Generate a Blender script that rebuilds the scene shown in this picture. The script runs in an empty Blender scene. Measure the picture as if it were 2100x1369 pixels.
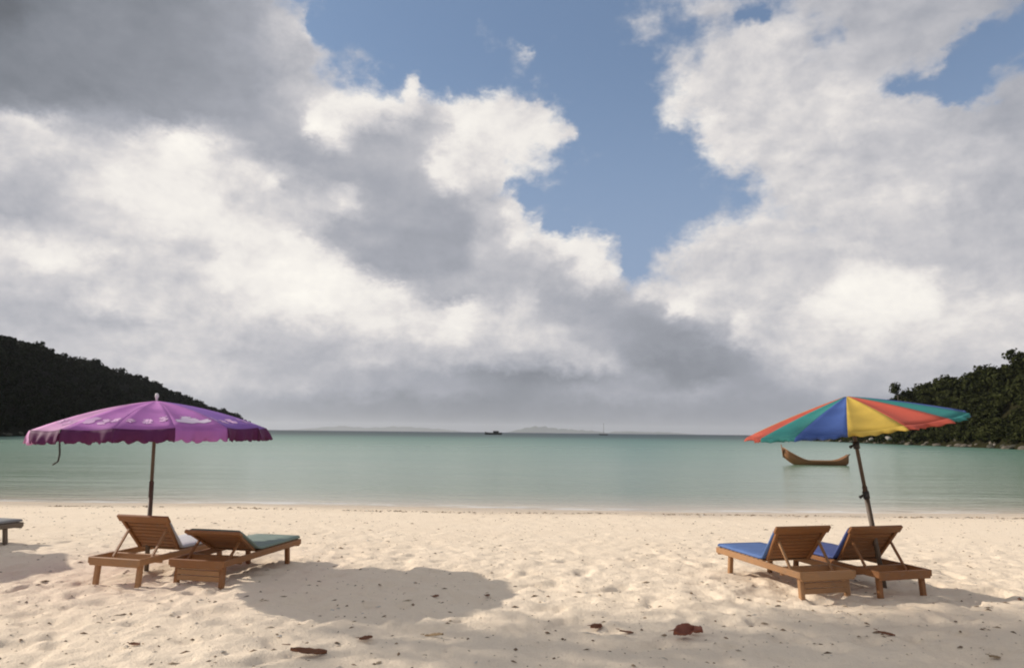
import bpy, bmesh, math, random
import numpy as np
from mathutils import Vector, Matrix, Euler

random.seed(7)
rng = np.random.default_rng(7)
scene = bpy.context.scene
C = scene.collection
R = math.radians

# ------------------------------------------------------------------ camera
EYE = 1.6
PITCH = math.atan(201.5 / 1400.0)
ROLL = R(0.62)
cam_d = bpy.data.cameras.new("camera")
cam_d.sensor_width = 36.0
cam_d.lens = 24.0
cam_d.clip_start = 0.1
cam_d.clip_end = 40000.0
cam = bpy.data.objects.new("camera", cam_d)
C.objects.link(cam)
_f = Vector((0, math.cos(PITCH), math.sin(PITCH)))
_r0 = Vector((1, 0, 0)); _u0 = Vector((0, -math.sin(PITCH), math.cos(PITCH)))
_r = _r0 * math.cos(ROLL) + _u0 * math.sin(ROLL)
_u = _u0 * math.cos(ROLL) - _r0 * math.sin(ROLL)
m = Matrix((( _r.x, _u.x, -_f.x, 0), (_r.y, _u.y, -_f.y, 0), (_r.z, _u.z, -_f.z, EYE), (0, 0, 0, 1)))
cam.matrix_world = m
scene.camera = cam

def ray(px, py):
    """direction of a photograph pixel (2100 x 1369), used to survey where things stand"""
    return _r * ((px - 1050) / 1400) + _u * ((684.5 - py) / 1400) + _f
def on_plane(px, py, z=0.0):
    d = ray(px, py); t = (z - EYE) / d.z
    return Vector((0, 0, EYE)) + d * t
def at_depth(px, py, Y):
    d = ray(px, py); return Vector((0, 0, EYE)) + d * (Y / d.y)

# ------------------------------------------------------------------ light
SUN_EL = R(27.5); SUN_AZ = R(-75.0)           # azimuth from +Y towards +X
to_sun = Vector((math.sin(SUN_AZ) * math.cos(SUN_EL), math.cos(SUN_AZ) * math.cos(SUN_EL), math.sin(SUN_EL)))
sd = bpy.data.lights.new("sun", 'SUN'); sd.energy = 4.6; sd.angle = R(0.6); sd.color = (1.0, 0.91, 0.80)
so = bpy.data.objects.new("sun", sd); C.objects.link(so)
so.rotation_euler = to_sun.to_track_quat('Z', 'Y').to_euler()

scene.view_settings.view_transform = 'Standard'
scene.view_settings.look = 'None'
scene.view_settings.exposure = 0.0
scene.view_settings.gamma = 1.0
scene.cycles.use_denoising = True
scene.cycles.filter_width = 2.0
scene.cycles.max_bounces = 8

# ------------------------------------------------------------------ sky
# cloud survey: brightness B (0..255) and cover K (0..1) every 100 px across, 60 px down
XS = [i * 100 for i in range(22)]
YS = [0, 60, 120, 180, 240, 300, 360, 420, 480, 540, 600, 660, 720, 780, 840, 890]
B = [
 [122,136,144,147,152,165,185,200,205,205,205,205,205,200,198,198,195,186,186,184,178,165],
 [124,140,146,148,155,168,205,205,205,205,205,205,205,200,198,200,208,188,188,184,180,168],
 [128,142,147,149,155,165,192,205,205,205,205,205,205,205,208,208,212,196,190,186,182,172],
 [136,142,146,150,154,160,192,208,235,225,215,210,205,205,218,208,210,208,205,190,186,180],
 [190,180,168,160,160,163,182,238,215,232,235,225,215,205,222,208,216,216,206,196,187,180],
 [216,218,206,220,240,196,172,196,178,210,236,228,215,205,215,212,206,201,198,200,194,184],
 [196,206,224,228,228,216,190,176,170,204,228,215,208,205,205,210,213,205,206,198,194,184],
 [178,184,206,232,244,216,206,192,176,172,188,215,205,205,205,205,206,213,213,208,195,188],
 [218,206,202,214,226,228,218,172,166,163,186,222,232,205,205,214,208,196,198,198,192,190],
 [206,236,208,208,214,242,248,216,166,162,178,200,228,190,208,208,206,210,232,202,195,192],
 [194,204,226,216,212,238,246,240,220,180,186,182,188,196,210,210,212,224,238,232,212,208],
 [188,194,196,200,204,216,218,220,236,244,222,184,170,166,182,212,216,216,226,230,214,210],
 [190,192,204,210,206,184,186,196,200,198,200,196,188,160,148,152,196,210,210,208,204,200],
 [188,190,192,198,200,196,190,184,174,164,154,144,150,168,162,154,166,186,194,190,188,184],
 [170,170,170,170,168,163,155,148,144,142,143,147,151,154,156,156,156,158,158,158,158,158],
 [150,150,150,150,148,145,142,139,137,137,137,139,141,143,145,146,147,147,147,147,147,147]]
K = [
 [1,1,1,1,1,1,.30,.02,0,0,0,0,0,.22,.35,.40,.50,.85,1,1,.85,.55],
 [1,1,1,1,1,1,.85,.05,0,0,.12,.05,0,.26,.25,.55,.75,.80,1,1,.65,.10],
 [1,1,1,1,1,1,1,.40,.05,0,.20,0,0,0,.40,.85,.90,.70,.95,.60,.10,.40],
 [1,1,1,1,1,1,1,.55,.35,.25,.03,.15,0,0,.40,.92,.95,.92,.55,.05,.15,.85],
 [1,1,1,1,1,1,1,1,1,1,.95,.65,.05,0,.62,1,1,1,1,.95,.95,1],
 [1,1,1,1,1,1,1,1,1,1,.95,.60,.10,0,.10,.85,1,1,1,1,1,1],
 [1,1,1,1,1,1,1,1,1,1,.80,.22,.04,0,0,.20,.95,1,1,1,1,1],
 [1,1,1,1,1,1,1,1,1,1,.85,.05,0,0,.05,.30,.80,1,1,1,1,1],
 [1,1,1,1,1,1,1,1,1,1,.95,.60,.45,0,.25,.80,.80,.85,1,1,1,1],
 [1,1,1,1,1,1,1,1,1,1,1,1,.95,.15,.70,1,1,1,1,1,1,1],
 [1,1,1,1,1,1,1,1,1,1,1,1,1,.75,.80,1,1,1,1,1,1,1],
 [1]*22, [1]*22, [1]*22, [1]*22, [1]*22]
B = np.array(B, float) / 255.0
K = np.array(K, float)

# finer features of the cloud field, in survey pixels: (x, y, half width, half height, turn in degrees, value, weight)
BRIGHT = [
 (60, 130, 200, 90, 0, 143, .7), (480, 230, 130, 40, 30, 163, .8), (600, 300, 130, 34, 32, 172, .9), (720, 360, 150, 34, 30, 174, .8), (860, 420, 90, 50, 20, 172, .8),
 (640, 150, 60, 90, 20, 196, .8), (636, 76, 14, 34, -50, 222, .9), (663, 120, 14, 40, -30, 208, .7),
 (380, 300, 52, 36, 0, 250, 1), (225, 348, 46, 12, 28, 236, .9), (280, 292, 34, 18, 0, 230, .8), (300, 402, 105, 34, 12, 238, .8), (440, 440, 42, 22, 20, 248, .9), (520, 345, 70, 14, 35, 226, .8), (560, 385, 26, 18, 0, 236, .9), (710, 412, 34, 22, 10, 224, .8),
 (60, 375, 76, 60, 15, 188, .8), (20, 425, 60, 26, 0, 176, .8), (330, 266, 60, 12, 5, 198, .6), (60, 262, 70, 20, 20, 226, .8),
 (662, 266, 50, 24, 38, 254, 1), (757, 258, 22, 16, 0, 248, 1), (790, 218, 34, 15, -20, 226, .8), (840, 186, 10, 30, 10, 240, 1), (700, 235, 60, 14, 15, 226, .7),
 (800, 315, 95, 62, 25, 176, .9), (890, 262, 60, 36, 10, 180, .8), (920, 214, 26, 14, 0, 240, 1), (1005, 232, 66, 24, 8, 236, 1), (915, 335, 44, 34, -40, 236, 1), (990, 310, 70, 34, -10, 226, .8), (925, 388, 30, 16, 0, 232, .9), (1020, 270, 60, 20, 10, 240, .8), (1100, 262, 60, 22, 12, 232, .8), (1010, 400, 50, 30, 0, 200, .8),
 (1455, 256, 38, 22, 15, 232, 1), (1580, 172, 56, 44, 0, 214, .8), (1700, 192, 66, 22, 5, 220, .9), (1810, 200, 50, 18, 0, 212, .8), (1570, 330, 50, 34, 30, 214, .8), (1640, 250, 90, 30, 0, 206, .6), (1980, 272, 70, 18, -8, 206, .8), (2070, 228, 60, 40, 0, 178, .8), (1780, 300, 110, 26, 0, 190, .7), (1830, 345, 20, 12, 0, 212, .8), (1900, 402, 70, 12, -5, 218, .9), (1760, 372, 90, 14, -5, 208, .6), (2010, 350, 90, 30, 0, 190, .7), (1900, 60, 120, 50, -15, 184, .7),
 (60, 490, 84, 13, 8, 234, .9), (180, 525, 62, 16, 0, 238, 1), (100, 580, 140, 22, 5, 196, .8), (130, 645, 130, 26, 0, 190, .8), (230, 610, 44, 12, 25, 230, .9), (312, 630, 42, 16, 10, 230, .9), (350, 465, 34, 18, 0, 236, .9), (442, 490, 32, 12, 0, 236, .9), (400, 520, 60, 26, 0, 212, .7), (330, 565, 90, 26, 0, 200, .8),
 (620, 505, 42, 22, 15, 248, 1), (682, 527, 36, 13, 0, 246, 1), (480, 560, 58, 38, 0, 240, .9), (545, 535, 40, 30, 0, 240, .9), (662, 580, 58, 36, 0, 255, 1), (620, 626, 84, 18, 0, 255, 1), (790, 605, 54, 20, 15, 242, .9), (950, 642, 46, 28, 0, 246, 1), (870, 652, 50, 24, 0, 228, .8), (520, 625, 60, 24, 0, 226, .8),
 (820, 490, 140, 60, 8, 168, .9), (800, 540, 100, 36, 12, 166, .9), (910, 585, 66, 22, 25, 176, .9), (930, 480, 50, 60, 20, 164, .8), (1010, 520, 40, 40, 0, 196, .8), (740, 470, 60, 26, 20, 176, .8),
 (260, 692, 140, 18, 5, 212, .8), (400, 745, 90, 16, 5, 206, .7), (500, 737, 100, 17, 3, 180, .9), (620, 690, 110, 14, 8, 188, .8), (560, 660, 120, 12, 5, 196, .6), (760, 700, 130, 14, 10, 188, .6), (850, 790, 130, 20, 5, 168, .9), (640, 802, 22, 14, 20, 198, .9), (700, 780, 100, 14, 5, 182, .7), (960, 730, 70, 30, 0, 196, .7), (780, 745, 80, 14, 8, 200, .7), (1000, 775, 60, 12, 0, 158, .9),
 (1072, 488, 30, 30, -30, 230, 1), (1055, 440, 18, 22, -30, 226, .9), (1135, 508, 20, 16, 0, 232, .9), (1200, 512, 56, 24, 0, 244, 1), (1245, 545, 22, 34, -10, 230, .9), (1195, 572, 66, 20, 5, 208, .9), (1105, 565, 60, 44, 0, 182, .9), (1180, 625, 110, 40, 20, 174, .9), (1310, 655, 140, 42, 25, 166, .95), (1420, 715, 140, 32, 22, 156, .95), (1318, 590, 16, 14, 0, 226, .9), (1408, 630, 32, 22, 20, 240, 1), (1365, 606, 24, 14, 20, 218, .8), (1527, 664, 20, 26, -20, 242, 1), (1460, 640, 40, 20, 25, 206, .7), (1072, 622, 26, 44, 20, 206, .9), (1130, 700, 66, 26, 15, 202, .9), (1200, 742, 90, 18, 5, 200, .9), (1060, 690, 40, 30, 0, 208, .7),
 (1110, 782, 140, 15, 2, 144, 1), (1440, 758, 150, 17, 3, 140, 1), (1550, 776, 70, 11, 5, 154, .9), (1280, 770, 60, 12, 0, 166, .8), (1330, 800, 200, 13, 0, 176, .8),
 (1470, 500, 80, 26, -28, 212, .9), (1550, 520, 90, 26, -15, 206, .7), (1450, 560, 70, 20, -10, 206, .8), (1600, 580, 90, 30, 0, 204, .7), (1600, 640, 70, 26, 0, 210, .7), (1700, 500, 120, 30, -5, 200, .7), (1900, 520, 120, 30, 0, 194, .8), (2020, 560, 90, 30, 0, 197, .8),
 (1775, 585, 66, 32, 0, 255, 1), (1700, 620, 60, 24, -15, 246, 1), (1790, 625, 120, 32, 0, 255, 1), (1880, 615, 52, 34, 10, 252, 1), (1640, 640, 40, 14, -20, 226, .8), (1800, 665, 130, 14, 0, 232, .8), (1990, 622, 66, 14, 0, 230, .9), (2082, 632, 34, 12, 0, 232, .9), (1600, 705, 80, 22, 0, 210, .8), (1720, 690, 90, 14, 0, 212, .8), (1880, 690, 120, 16, 0, 212, .7), (1750, 762, 200, 22, 0, 198, .8), (1700, 735, 80, 10, 0, 214, .7), (1950, 740, 120, 20, 0, 200, .7)]
COVER = [
 (660, 60, 30, 50, -35, .10, .9), (720, 130, 26, 40, 0, .35, .9), (750, 165, 34, 24, 0, .45, .9), (760, 205, 40, 12, 0, .60, .8), (840, 180, 11, 34, 10, 1.0, 1), (930, 190, 60, 10, 0, .30, .8), (900, 160, 60, 16, 0, .06, .9), (1010, 205, 80, 10, 5, .55, .7),
 (1065, 118, 34, 24, 20, .36, 1), (1166, 214, 18, 15, 0, .40, 1), (1110, 186, 20, 16, 0, .26, .9), (1090, 250, 66, 20, 15, .98, .9), (1170, 268, 30, 16, 20, .75, .9), (1120, 318, 66, 14, -5, .60, .9), (1075, 345, 44, 14, -10, .62, .9), (1060, 385, 28, 12, 0, .20, .9), (1130, 380, 40, 30, 20, .22, .9), (1010, 365, 40, 30, 0, .95, .8), (1050, 440, 24, 26, -25, .85, .9), (1090, 470, 14, 14, 0, .70, .8),
 (1200, 500, 60, 14, 0, .90, .9), (1150, 470, 30, 20, 0, .06, .9), (1265, 520, 10, 30, 0, .60, .8), (1310, 540, 30, 34, 10, .08, .9), (1360, 560, 40, 18, 10, .45, .8), (1430, 582, 50, 10, 0, .62, .7),
 (1320, 55, 32, 36, 10, .40, 1), (1370, 90, 26, 30, 0, .26, .8), (1470, 15, 44, 30, -30, .62, .9), (1540, 30, 40, 20, 0, .10, 1), (1500, 72, 18, 22, 0, .36, .9), (1690, 72, 32, 36, 0, .42, .9), (1640, 116, 16, 12, 0, .45, .8), (1560, 100, 60, 34, 0, .95, .9), (1620, 40, 30, 24, 0, .55, .8), (1520, 140, 22, 20, 0, .70, .8), (1400, 122, 14, 26, 20, .55, .9), (1425, 190, 26, 40, 10, .72, .8), (1410, 240, 20, 30, 0, .66, .8), (1520, 330, 16, 26, 0, .50, .7), (1560, 385, 40, 16, 30, .40, .8), (1500, 400, 50, 16, 20, .22, .8), (1480, 470, 60, 12, -25, .55, .7), (1650, 470, 54, 12, 0, .60, .9), (1580, 430, 40, 20, 20, .55, .7),
 (1900, 165, 80, 24, -10, .02, 1), (1980, 110, 60, 34, -30, .03, 1), (2060, 70, 60, 34, -20, .06, 1), (1960, 190, 40, 16, 0, .06, .9), (2060, 140, 40, 16, 10, .45, .9), (1850, 160, 40, 16, 0, .16, .9), (2070, 20, 40, 20, 0, .50, .8), (1800, 140, 26, 14, 0, .55, .6)]
GX = np.arange(-120, 2221, 10.0); GY = np.arange(-40, 901, 10.0)
def paint():
    gx_, gy_ = np.meshgrid(GX, GY)
    fx = np.clip(gx_ / 100, 0, 20.999); ix = fx.astype(int); fx = fx - ix; fx = fx * fx * (3 - 2 * fx)
    yc = np.clip(gy_, 0, 889.9); iy = np.clip(np.searchsorted(np.array(YS), yc, 'right') - 1, 0, len(YS) - 2)
    y0 = np.array(YS)[iy]; y1 = np.array(YS)[iy + 1]; fy = (yc - y0) / (y1 - y0); fy = fy * fy * (3 - 2 * fy)
    out = []
    for M, strokes, sc in ((B, BRIGHT, 255.0), (K, COVER, 1.0)):
        f = (M[iy, ix] * (1 - fx) + M[iy, ix + 1] * fx) * (1 - fy) + (M[iy + 1, ix] * (1 - fx) + M[iy + 1, ix + 1] * fx) * fy
        for (x, y, rx, ry, turn, val, wt_) in strokes:
            c_, s_ = math.cos(R(turn)), math.sin(R(turn)); dx, dy = gx_ - x, gy_ - y
            q = np.sqrt(((dx * c_ + dy * s_) / rx) ** 2 + ((-dx * s_ + dy * c_) / ry) ** 2)
            w_ = np.clip((1.35 - q) / .85, 0, 1); w_ = w_ * w_ * (3 - 2 * w_) * wt_
            f = f * (1 - w_) + w_ * val / sc
        out.append(f)
    return out
PB, PK = paint()
def survey(az, el):
    """brightness and cover of the sky towards azimuth/elevation (degrees)"""
    a, e = R(az), R(el)
    d = Vector((math.sin(a) * math.cos(e), math.cos(a) * math.cos(e), math.sin(e)))
    w = d.dot(_f)
    px = min(max(1050 + 1400 * d.dot(_r) / w, GX[0]), GX[-1] - .01); py = min(max(684.5 - 1400 * d.dot(_u) / w, GY[0]), GY[-1] - .01)
    fx = (px - GX[0]) / 10; fy = (py - GY[0]) / 10; i, j = int(fx), int(fy); fx -= i; fy -= j
    i1, j1 = min(i + 1, len(GX) - 1), min(j + 1, len(GY) - 1)
    def q(M): return float((M[j, i] * (1 - fx) + M[j, i1] * fx) * (1 - fy) + (M[j1, i] * (1 - fx) + M[j1, i1] * fx) * fy)
    return q(PB), q(PK)

world = bpy.data.worlds.new("World"); scene.world = world
world.use_nodes = True
wt = world.node_tree; wt.nodes.clear()

class NT:
    """small helper for wiring nodes"""
    def __init__(self, tree): self.t = tree
    def n(self, typ, **kw):
        nd = self.t.nodes.new(typ)
        for k, v in kw.items(): setattr(nd, k, v)
        return nd
    def put(self, sock, v):
        if hasattr(v, 'is_linked') or isinstance(v, bpy.types.NodeSocket): self.t.links.new(v, sock)
        else: sock.default_value = v
    def math(self, op, a, b=0.0, c=None, clamp=False):
        nd = self.n('ShaderNodeMath', operation=op, use_clamp=clamp)
        self.put(nd.inputs[0], a); self.put(nd.inputs[1], b)
        if c is not None: self.put(nd.inputs[2], c)
        return nd.outputs[0]
    def vmath(self, op, a, b=None, scale=None, c=None):
        nd = self.n('ShaderNodeVectorMath', operation=op)
        self.put(nd.inputs[0], a)
        if b is not None: self.put(nd.inputs[1], b)
        if c is not None: self.put(nd.inputs[2], c)
        if scale is not None: self.put(nd.inputs['Scale'], scale)
        return nd.outputs['Value'] if op in ('DOT_PRODUCT', 'LENGTH') else nd.outputs[0]
    def noise(self, vec, scale, detail=5, rough=.55, dist=0.0, col=False):
        nd = self.n('ShaderNodeTexNoise')
        self.put(nd.inputs['Vector'], vec); nd.inputs['Scale'].default_value = scale
        nd.inputs['Detail'].default_value = detail; nd.inputs['Roughness'].default_value = rough
        nd.inputs['Distortion'].default_value = dist
        return nd.outputs['Color'] if col else nd.outputs[0]
    def mapr(self, v, a, b, c=0.0, d=1.0, interp='SMOOTHSTEP'):
        nd = self.n('ShaderNodeMapRange', interpolation_type=interp)
        for s, x in zip(nd.inputs, (v, a, b, c, d)): self.put(s, x)
        return nd.outputs[0]
    def mix(self, f, a, b, blend='MIX'):
        nd = self.n('ShaderNodeMix', data_type='RGBA', blend_type=blend)
        self.put(nd.inputs[0], f)
        for s, v in ((nd.inputs[6], a), (nd.inputs[7], b)):
            self.put(s, v if not isinstance(v, tuple) else (v + (1.0,) if len(v) == 3 else v))
        return nd.outputs[2]
    def ramp(self, f, stops, interp='LINEAR'):
        nd = self.n('ShaderNodeValToRGB'); cr = nd.color_ramp; cr.interpolation = interp
        while len(cr.elements) < len(stops): cr.elements.new(0.5)
        for e, (p, c) in zip(cr.elements, stops):
            e.position = p
        for e, (p, c) in zip(cr.elements, stops):
            e.color = tuple(c) + (1.0,) if len(c) == 3 else tuple(c)
        self.put(nd.inputs[0], f)
        return nd.outputs[0]
    def sep(self, v):
        nd = self.n('ShaderNodeSeparateXYZ'); self.put(nd.inputs[0], v); return nd.outputs

def build_sky():
    T = NT(wt)
    d = T.n('ShaderNodeTexCoord').outputs['Generated']
    dn = T.vmath('NORMALIZE', d)
    # turbulent edges: push the direction about before reading the survey
    st = T.vmath('MULTIPLY', dn, (1.0, 1.0, 1.45))
    w1 = T.vmath('SUBTRACT', T.noise(st, 7.0, 4, .55, col=True), (.5, .5, .5))
    w2 = T.vmath('SUBTRACT', T.noise(st, 26.0, 6, .68, col=True), (.5, .5, .5))
    dw = T.vmath('ADD', dn, T.vmath('ADD', T.vmath('SCALE', w1, scale=.036), T.vmath('SCALE', w2, scale=.046)))
    dw = T.vmath('NORMALIZE', dw)
    x, y, z = T.sep(dw)[:3]
    az = T.math('DEGREES', T.math('ARCTAN2', x, y))
    el = T.math('DEGREES', T.math('ARCSINE', z))
    A0 = 40.0
    u = T.math('PINGPONG', T.math('ADD', az, A0), 2 * A0)
    u = T.math('DIVIDE', u, 2 * A0)
    NROW, NCOL = 34, 84
    E0, E1 = -1.0, 36.0
    el = T.math('MAXIMUM', el, E0)
    el = T.math('ADD', T.math('PINGPONG', T.math('SUBTRACT', el, E0), E1 - E0), E0)
    acc = None
    step = (E1 - E0) / (NROW - 1)
    for j in range(NROW):
        e = E0 + step * j
        cv = T.n('ShaderNodeRGBCurve'); cm = cv.mapping; cm.use_clip = False
        vals = [survey(-A0 + 2 * A0 * i / (NCOL - 1), e) for i in range(NCOL)]
        for ch in (0, 1):
            pts = cm.curves[ch].points
            for i in range(1, NCOL - 1): pts.new(i / (NCOL - 1), vals[i][ch])
            pts[0].location = (0.0, vals[0][ch]); pts[len(pts) - 1].location = (1.0, vals[-1][ch])
        cm.update()
        T.put(cv.inputs['Color'], u)
        wgt = T.mapr(T.math('ABSOLUTE', T.math('SUBTRACT', el, e)), 0.0, step, 1.0, 0.0, 'LINEAR')
        c = T.vmath('SCALE', cv.outputs[0], scale=wgt)
        acc = c if acc is None else T.vmath('ADD', acc, c)
    s = T.sep(acc)
    bright, cover = T.math('MULTIPLY_ADD', s[0], 1.14, -.14 * .77), s[1]
    # cloud relief: noise here against noise a little nearer the sun
    n1 = T.noise(st, 10.0, 9, .62, .15)
    off = to_sun * .020
    st2 = T.vmath('ADD', st, (off.x, off.y, off.z + .014))
    n2 = T.noise(st2, 10.0, 9, .62, .15)
    n3 = T.noise(T.vmath('MULTIPLY', dn, (1.0, 1.0, 2.6)), 4.5, 5, .5)
    relief = T.math('SUBTRACT', n1, n2)
    n4 = T.noise(st, 30.0, 6, .58)
    k2 = T.math('ADD', cover, T.math('MULTIPLY', T.math('SUBTRACT', n1, .5), .60))
    k2 = T.math('ADD', k2, T.math('MULTIPLY', T.math('SUBTRACT', n4, .5), .75))
    alpha = T.mapr(k2, .16, .72)
    edge = T.math('MULTIPLY', T.math('MULTIPLY', alpha, T.math('SUBTRACT', 1.0, alpha)), 4.0)
    lively = T.mapr(bright, .58, .86, .12, .42)
    b2 = T.math('ADD', bright, T.math('MULTIPLY', relief, lively))
    b2 = T.math('ADD', b2, T.math('MULTIPLY', T.math('SUBTRACT', n3, .5), .07))
    b2 = T.math('ADD', b2, T.math('MULTIPLY', edge, .03))
    b2 = T.math('ADD', b2, T.math('MULTIPLY', T.math('SUBTRACT', n4, .5), T.mapr(bright, .6, .85, .02, .09)))
    b2 = T.math('SUBTRACT', b2, T.math('MULTIPLY', T.math('MAXIMUM', T.math('SUBTRACT', b2, .93), 0.0), .5))
    b2 = T.math('MAXIMUM', b2, .25)
    ccol = T.ramp(T.math('MULTIPLY', b2, .8, clamp=True), [
        (0.0, (0, 0, 0)), (.40, (.480, .498, .530)), (.52, (.635, .645, .680)), (.62, (.775, .770, .785)), (.70, (.885, .868, .860)), (.80, (1.0, .982, .95)), (1.0, (1.5, 1.47, 1.42))])
    g = T.n('ShaderNodeGamma'); T.put(g.inputs[0], ccol); g.inputs[1].default_value = 2.2
    cloud = T.vmath('SCALE', g.outputs[0], scale=10.0)
    sky = T.n('ShaderNodeTexSky', sky_type='NISHITA', sun_disc=False)
    sky.sun_elevation = SUN_EL; sky.sun_rotation = SUN_AZ
    sky.altitude = 0; sky.air_density = 1.0; sky.dust_density = 2.0; sky.ozone_density = 1.0
    veil = T.mix(T.mapr(T.sep(dn)[2], .55, .15, .36, .95), T.mix(1.0, sky.outputs[0], (.80, 1.0, 1.16), 'MULTIPLY'), (2.85, 3.75, 5.4))
    col = T.mix(alpha, veil, cloud)
    bg = T.n('ShaderNodeBackground'); T.put(bg.inputs[0], col); bg.inputs[1].default_value = 0.1
    out = T.n('ShaderNodeOutputWorld'); wt.links.new(bg.outputs[0], out.inputs[0])
build_sky()

# ------------------------------------------------------------------ helpers
def mat(name, build=None, base=(.5, .5, .5), rough=.7, **kw):
    mt = bpy.data.materials.new(name); mt.use_nodes = True
    t = NT(mt.node_tree); b = mt.node_tree.nodes['Principled BSDF']
    b.inputs['Base Color'].default_value = tuple(base) + (1.0,)
    b.inputs['Roughness'].default_value = rough
    for k, v in kw.items(): b.inputs[k].default_value = v
    if build: build(t, b, mt.node_tree)
    return mt
def bump(t, b, h, strength=.3, dist=.02):
    nd = t.n('ShaderNodeBump'); nd.inputs['Strength'].default_value = strength; nd.inputs['Distance'].default_value = dist
    t.put(nd.inputs['Height'], h); t.put(b.inputs['Normal'], nd.outputs[0])

def mesh(name, v, f, smooth=False):
    me = bpy.data.meshes.new(name); me.from_pydata([tuple(p) for p in v], [], [tuple(q) for q in f]); me.update()
    if smooth: me.polygons.foreach_set('use_smooth', [True] * len(me.polygons))
    return me
def npmesh(name, v, quads, smooth=False):
    """fast mesh from numpy arrays, faces all quads (or all triangles)"""
    me = bpy.data.meshes.new(name); k = quads.shape[1]
    me.vertices.add(len(v)); me.vertices.foreach_set('co', np.asarray(v, np.float32).ravel())
    me.loops.add(quads.size); me.loops.foreach_set('vertex_index', quads.astype(np.int32).ravel())
    me.polygons.add(len(quads)); me.polygons.foreach_set('loop_start', np.arange(0, quads.size, k, dtype=np.int32))
    me.polygons.foreach_set('loop_total', np.full(len(quads), k, np.int32))
    me.update(calc_edges=True); me.validate()
    if smooth: me.polygons.foreach_set('use_smooth', [True] * len(me.polygons))
    return me
def obj(name, me, material=None, parent=None, loc=None, rot=None):
    o = bpy.data.objects.new(name, me); C.objects.link(o)
    if material is not None and not me.materials: me.materials.append(material)
    if parent is not None: o.parent = parent
    if loc is not None: o.location = loc
    if rot is not None: o.rotation_euler = rot
    return o
def empty(name, loc=(0, 0, 0), rot=(0, 0, 0)):
    o = bpy.data.objects.new(name, None); C.objects.link(o); o.location = loc; o.rotation_euler = rot
    o.empty_display_size = .2
    return o
def tag(o, label=None, cat=None, group=None, kind=None):
    if label: o['label'] = label
    if cat: o['category'] = cat
    if group: o['group'] = group
    if kind: o['kind'] = kind
    return o

class MB:
    def __init__(self): self.v = []; self.f = []
    def add(self, v, f):
        n = len(self.v); self.v += [Vector(p) for p in v]; self.f += [tuple(i + n for i in q) for q in f]
    def box(self, c, s, rot=None, bev=0.0):
        bm = bmesh.new(); bmesh.ops.create_cube(bm, size=1.0)
        for v in bm.verts: v.co = Vector((v.co.x * s[0], v.co.y * s[1], v.co.z * s[2]))
        if bev > 0: bmesh.ops.bevel(bm, geom=list(bm.edges), offset=bev, segments=1, affect='EDGES')
        M = Matrix.Translation(Vector(c)) @ (Euler(rot).to_matrix().to_4x4() if rot else Matrix())
        bm.verts.index_update()
        self.add([M @ v.co for v in bm.verts], [[v.index for v in f.verts] for f in bm.faces]); bm.free()
    def bar(self, p0, p1, w, h, bev=0.0, up=(0, 0, 1)):
        p0, p1 = Vector(p0), Vector(p1); d = p1 - p0; L = d.length; y = d / L
        x = y.cross(Vector(up))
        x = x.normalized() if x.length > 1e-4 else Vector((1, 0, 0)); z = x.cross(y)
        M = Matrix((( x.x, y.x, z.x), (x.y, y.y, z.y), (x.z, y.z, z.z)))
        self.box((p0 + p1) / 2, (w, L, h), M.to_euler(), bev)
    def tube(self, pts, rad, n=8, cap=True):
        pts = [Vector(p) for p in pts]
        if not hasattr(rad, '__len__'): rad = [rad] * len(pts)
        rings = []
        for i, p in enumerate(pts):
            a = pts[max(i - 1, 0)]; b = pts[min(i + 1, len(pts) - 1)]; t = (b - a).normalized()
            x = t.orthogonal().normalized() if i == 0 else (px_ - t * px_.dot(t)).normalized()
            px_ = x; y = t.cross(x)
            rings.append([p + (x * math.cos(k * 2 * math.pi / n) + y * math.sin(k * 2 * math.pi / n)) * rad[i] for k in range(n)])
        v = [q for r_ in rings for q in r_]; f = []
        for i in range(len(pts) - 1):
            for k in range(n):
                f.append((i * n + k, i * n + (k + 1) % n, (i + 1) * n + (k + 1) % n, (i + 1) * n + k))
        if cap: f.append(tuple(range(n - 1, -1, -1))); f.append(tuple((len(pts) - 1) * n + k for k in range(n)))
        self.add(v, f)
    def mesh(self, name, smooth=False): return mesh(name, self.v, self.f, smooth)

def hash2(ix, iy, seed):
    h = (ix.astype(np.int64) * 374761393 + iy.astype(np.int64) * 668265263 + seed * 2246822519) & 0xffffffff
    h = ((h ^ (h >> 13)) * 1274126177) & 0xffffffff
    return ((h ^ (h >> 16)) & 0xffff) / 65535.0
def vnoise(x, y, s, seed):
    x = np.asarray(x, float) / s; y = np.asarray(y, float) / s
    ix, iy = np.floor(x), np.floor(y); fx, fy = x - ix, y - iy
    fx = fx * fx * (3 - 2 * fx); fy = fy * fy * (3 - 2 * fy)
    a = hash2(ix, iy, seed); b = hash2(ix + 1, iy, seed); c = hash2(ix, iy + 1, seed); d = hash2(ix + 1, iy + 1, seed)
    return (a * (1 - fx) + b * fx) * (1 - fy) + (c * (1 - fx) + d * fx) * fy
def sstep(a, b, x):
    t = np.clip((np.asarray(x, float) - a) / (b - a), 0, 1); return t * t * (3 - 2 * t)

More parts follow.
